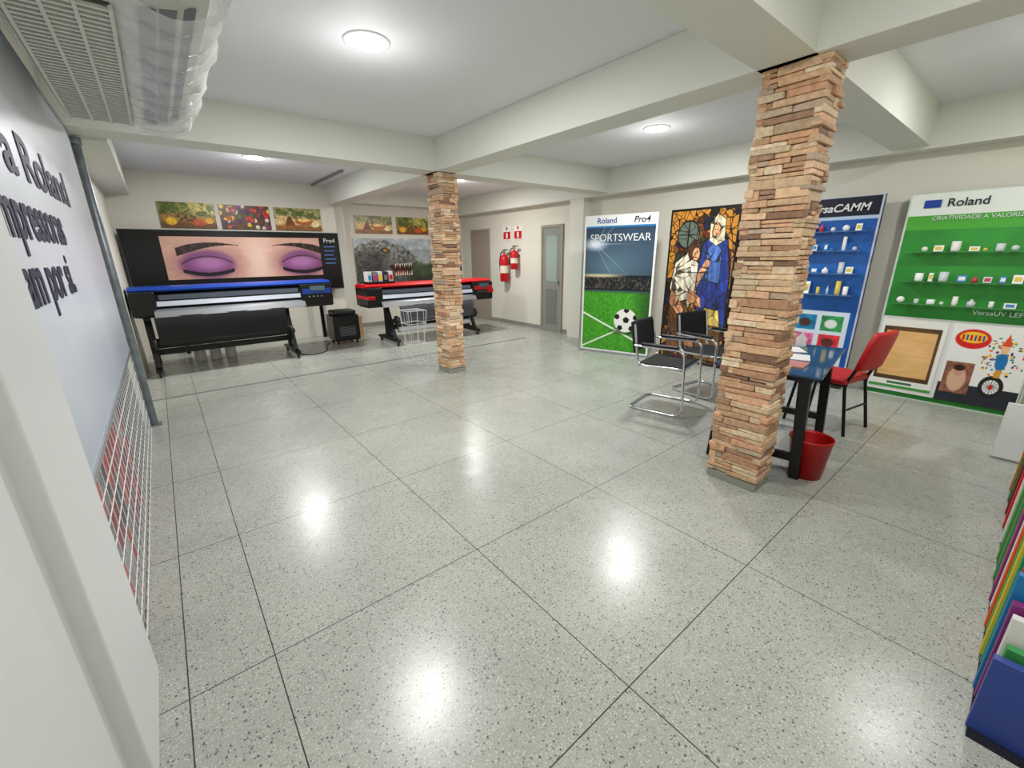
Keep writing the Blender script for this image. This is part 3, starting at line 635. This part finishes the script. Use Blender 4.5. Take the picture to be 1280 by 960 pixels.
# ------------------------------------------------------------ desk
g=group('glass_top_desk',(3.68,1.155,0),math.radians(8))
box('glass_top',-.59,.59,-.33,.33,.735,.75,mat('desk_glass',(.20,.36,.48),.06,trans=.35),g,bev=.004)
box('edge_band',-.56,.56,-.28,.28,.70,.73,M_black,g,bev=.004)
for s in(-1,1):
    X_=s*.52
    for t in(-1,1):
        prism('leg_%d_%d'%(s,t),[(t*.20,.71),(t*.27,.71),(t*.31,.0),(t*.25,.0)],X_-.035,X_+.035,M_black,g)
    box('leg_crossbar_%d'%s,X_-.02,X_+.02,-.28,.28,.12,.17,M_black,g)
box('modesty_panel',-.48,.48,.10,.12,.30,.66,mat('modesty_blue',(.10,.2,.35),.2),g)
g2=group('desk_papers',(3.70,1.13,.7505),.3)
box('sheet_a',-.15,.06,-.14,.16,0,.004,M_white,g2);box('sheet_b',.12,.33,-.1,.2,0,.003,M_white,g2,rot=(0,0,.3));box('magazine',-.40,-.2,-.12,.15,0,.008,mat('mag',(.75,.5,.45),.3),g2,rot=(0,0,-.2))
g2=group('desk_calendar',(4.17,1.20,.7505),.2)
prism('tent',[(-.04,0),(.04,0),(0,.12)],-.05,.05,M_white,g2)
# waste bin
g=group('red_waste_bin',(3.31,.775,0));g.scale=(.88,.88,1)
lathe('bucket',[(.0001,.004),(.105,.004),(.112,.0),(.145,.27),(.152,.275),(.152,.29),(.143,.29),(.138,.275),(.105,.012),(.0001,.012)],mat('bin_red',(.72,.07,.07),.35),g,seg=40)
# ------------------------------------------------------------ red chair (front=+y)
g=group('red_office_chair',(4.53,1.02,0),math.radians(-10))
RF=mat('red_vinyl',(.72,.08,.10),.45,bump=.1,bscale=80)
o=box('seat',-.22,.22,-.21,.22,.435,.495,RF,g,bev=.028)
vs=[];fs=[];n=8
for j in range(n+1):
    for i in range(n+1):
        a_=i/n*2-1;b_=j/n;wd=.20*(1-.18*max(0,(b_-.6)/.4)**2);vs.append((a_*wd,-.25-.07*b_-.03*(1-a_*a_),.58+.32*b_))
for j in range(n):
    for i in range(n): q=j*(n+1)+i;fs.append((q,q+1,q+n+2,q+n+1))
o=mesh('backrest',vs,fs,RF,g,True);m=o.modifiers.new('s','SOLIDIFY');m.thickness=.05;m.offset=0;b=o.modifiers.new('b','BEVEL');b.width=.015;b.segments=3
for s in(-1,1):
    tube('front_leg_%d'%s,[(s*.18,.18,.44),(s*.21,.22,.0)],.013,M_black,g)
    tube('rear_leg_back_post_%d'%s,[(s*.20,-.27,.0),(s*.18,-.19,.44),(s*.16,-.27,.66),(s*.15,-.30,.84)],.013,M_black,g,fil=.05)
    tube('side_rail_%d'%s,[(s*.18,.19,.43),(s*.18,-.19,.43)],.011,M_black,g)
tube('front_rail',[(-.18,.18,.43),(.18,.18,.43)],.011,M_black,g);tube('low_rail',[(-.19,-.23,.22),(.19,-.23,.22)],.009,M_black,g)
# ------------------------------------------------------------ colour sample boards along the near wall
g=group('leaning_color_sample_boards')
cl=[(.20,.28,.58),(.24,.58,.32),(.88,.88,.86),(.50,.18,.45),(.12,.45,.68),(.92,.52,.12),(.78,.14,.18),(.12,.60,.38),(.85,.76,.2),(.85,.35,.50),(.60,.10,.12),(.25,.60,.22),(.90,.38,.15)]
x=1.80;k=0
while x<4.2:
    c=cl[k%len(cl)];mm=mat('board_%d'%(k%len(cl)),c,.4)
    h_=(.30+.05*k if k<8 else .66+.20*((k*7)%5)/4)-.03*(k%2)
    box('board_%d'%k,x,x+.03,-.70,-.165-.02*((k*3)%4)/3,.004,h_,mm,g,bev=.003)
    x+=.052;k+=1
box('rack_base',1.76,4.25,-.72,-.17,0,.004,M_dark,g)
g=group('leaning_white_panel',(4.72,-.16,0),math.radians(0))
box('panel',-.02,.02,-.30,.12,.0,.42,M_white,g,rot=(0,.18,0),bev=.004)
for o in g.children: o.location.z+=.01
# ------------------------------------------------------------ left side: hoarding, pole, grille
XP=-.335
def f_board(U,V):
    I=base(U,(.84,.86,.90));put(I,np.clip((.25-V)*3,0,1),(.62,.66,.73));n=fbm(U,V,5,3,91);I*=(.95+.08*n)[:,None];return I
g=poster('lettered_wall_banner',(XP,1.86,.78),(0,1,0),3.05,1.68,f_board,80,side=M_white,thick=.02)
tx=mat('ink_navy',(.19,.20,.29),.5)
text('banner_line_a','a Roland',(XP+.006,2.30,1.83),(0,1,0),.25,tx,g,bold=.005,sx=1.65)
text('banner_line_b','impressoras',(XP+.006,1.92,1.605),(0,1,0),.25,tx,g,bold=.005)
text('banner_line_c','am por si.',(XP+.006,1.99,1.385),(0,1,0),.25,tx,g,bold=.005)
for z in (.77,2.46): box('edge_rail',XP-.02,XP+.012,1.86,4.92,z-.012,z+.012,M_alu,g)
g=group('galvanised_steel_pole');
cyl('shaft',.035,2.44,M_galv,g,(-.32,5.10,1.23));box('base_plate',-.38,-.26,5.04,5.16,0,.01,M_galv,g);cyl('collar',.045,.05,M_galv,g,(-.32,5.1,2.43))
g=group('white_wire_grid_panel')
for k in range(9): z=.02+k*.09;tube('h_wire_%d'%k,[(XP,1.88,z),(XP,4.95,z)],.003,WR,g,res=1)
for k in range(31): y=1.90+k*.10;tube('v_wire_%d'%k,[(XP,y,.0),(XP,y,.75)],.0022,WR,g,res=1)
def f_low(U,V):
    I=base(U,(.36,.37,.40));n=fbm(U,V,9,3,95)
    r=random.Random(12)
    for i in range(14):
        for j in range(3):
            c=r.choice([(.80,.16,.20),(.72,.10,.16),(.80,.35,.38),(.50,.50,.52),(.25,.26,.30),(.62,.62,.63),(.55,.12,.16)])
            put(I,rect(U,V,i*.04+.003,i*.04+.037,j*.30+.03,j*.30+.29),c)
    put(I,rect(U,V,.56,1,0,1),(.36,.38,.41))
    I*=(.8+.35*n)[:,None];return I
poster('stored_banner_prints',(XP-.045,1.88,0),(0,1,0),3.05,.75,f_low,160,thick=.015,side=M_grey)
JW=mat('jamb_white',(.84,.85,.85),.4)
box('wall_left_jamb',XL,-.30,1.35,1.84,0,H,JW,bev=.008)
box('wall_left_entry_lining',XL,-.345,YN,1.35,0,H,JW)
# ------------------------------------------------------------ air conditioner
g=group('ceiling_air_conditioner',(0,0,0))
prof=[(-.26,2.40),(-.24,2.35),(.06,2.34),(.08,2.345),(.24,2.37),(.34,2.43),(.37,2.50),(.35,2.57),(.30,2.60),(-.26,2.60)]
o=prism('casing',prof,2.05,3.88,mat('ac_white',(.84,.84,.80),.4),g,axis='y')
box('intake_recess',-.22,.045,2.15,3.80,2.332,2.342,mat('ac_dark',(.28,.28,.26),.6),g)
for k in range(41): y=2.165+k*.04;box('intake_slat_%d'%k,-.22,.045,y,y+.016,2.322,2.334,MC['ac_white'],g)
for xx in(-.225,-.13,-.045,.045): box('intake_bar',xx-.006,xx+.006,2.15,3.80,2.318,2.334,MC['ac_white'],g)
for k in range(3): prism('louver_%d'%k,[(.12+k*.06,2.350+k*.016),(.17+k*.06,2.352+k*.02),(.17+k*.06,2.345+k*.02),(.12+k*.06,2.343+k*.016)],2.15,3.78,M_grey,g,axis='y')
for xx in(-.2,.28):
    for y in(2.2,3.7): tube('hanger',[(xx,y,2.6),(xx,y,H)],.008,M_galv,g)
vs=[];fs=[];nu=110
pf=[(.055,2.338),(.08,2.330),(.12,2.322),(.16,2.308),(.20,2.30),(.24,2.302),(.28,2.315),(.32,2.338),(.355,2.375),(.385,2.42),(.40,2.46),(.40,2.50),(.39,2.54),(.37,2.58),(.34,2.61),(.30,2.62)]
nv=len(pf)-1
for i in range(nu+1):
    for j,p in enumerate(pf):
        t=i/nu*1.87
        a_=.012*math.sin(t*9+j*.9)+.008*math.sin(t*23-j*.7)+.005*math.sin(t*41+j*1.6)
        k_=0 if j==0 else 1
        vs.append((p[0]+max(-.006,a_)*.6*k_,2.03+t,p[1]-abs(a_)*.8*k_))
for i in range(nu):
    for j in range(nv): q=i*(nv+1)+j;fs.append((q,q+1,q+nv+2,q+nv+1))
mesh('plastic_dust_cover',vs,fs,mat('plastic_film',(.90,.91,.91),.15,alpha=.5),g,True)
g=group('ceiling_cable_conduit');tube('conduit',[(2.5,7.2,2.79),(2.5,8.9,2.79)],.02,M_grey,g)
# ------------------------------------------------------------ camera
cam=bpy.data.cameras.new('cam');co=bpy.data.objects.new('camera',cam);C.objects.link(co)
cam.sensor_width=36;cam.lens=525*36/1280;cam.clip_start=.02
R=Matrix(((.7757,-.6310,-.0115),(.1947,.2219,.9554),(-.6004,-.7433,.2950)))
X_,Y_,Z_=R[0].normalized(),R[1].normalized(),R[2].normalized()
co.matrix_world=Matrix(((X_.x,Y_.x,Z_.x,0),(X_.y,Y_.y,Z_.y,0),(X_.z,Y_.z,Z_.z,1.53),(0,0,0,1)))
S.camera=co
S.view_settings.view_transform='Standard';S.view_settings.look='None';S.view_settings.exposure=0
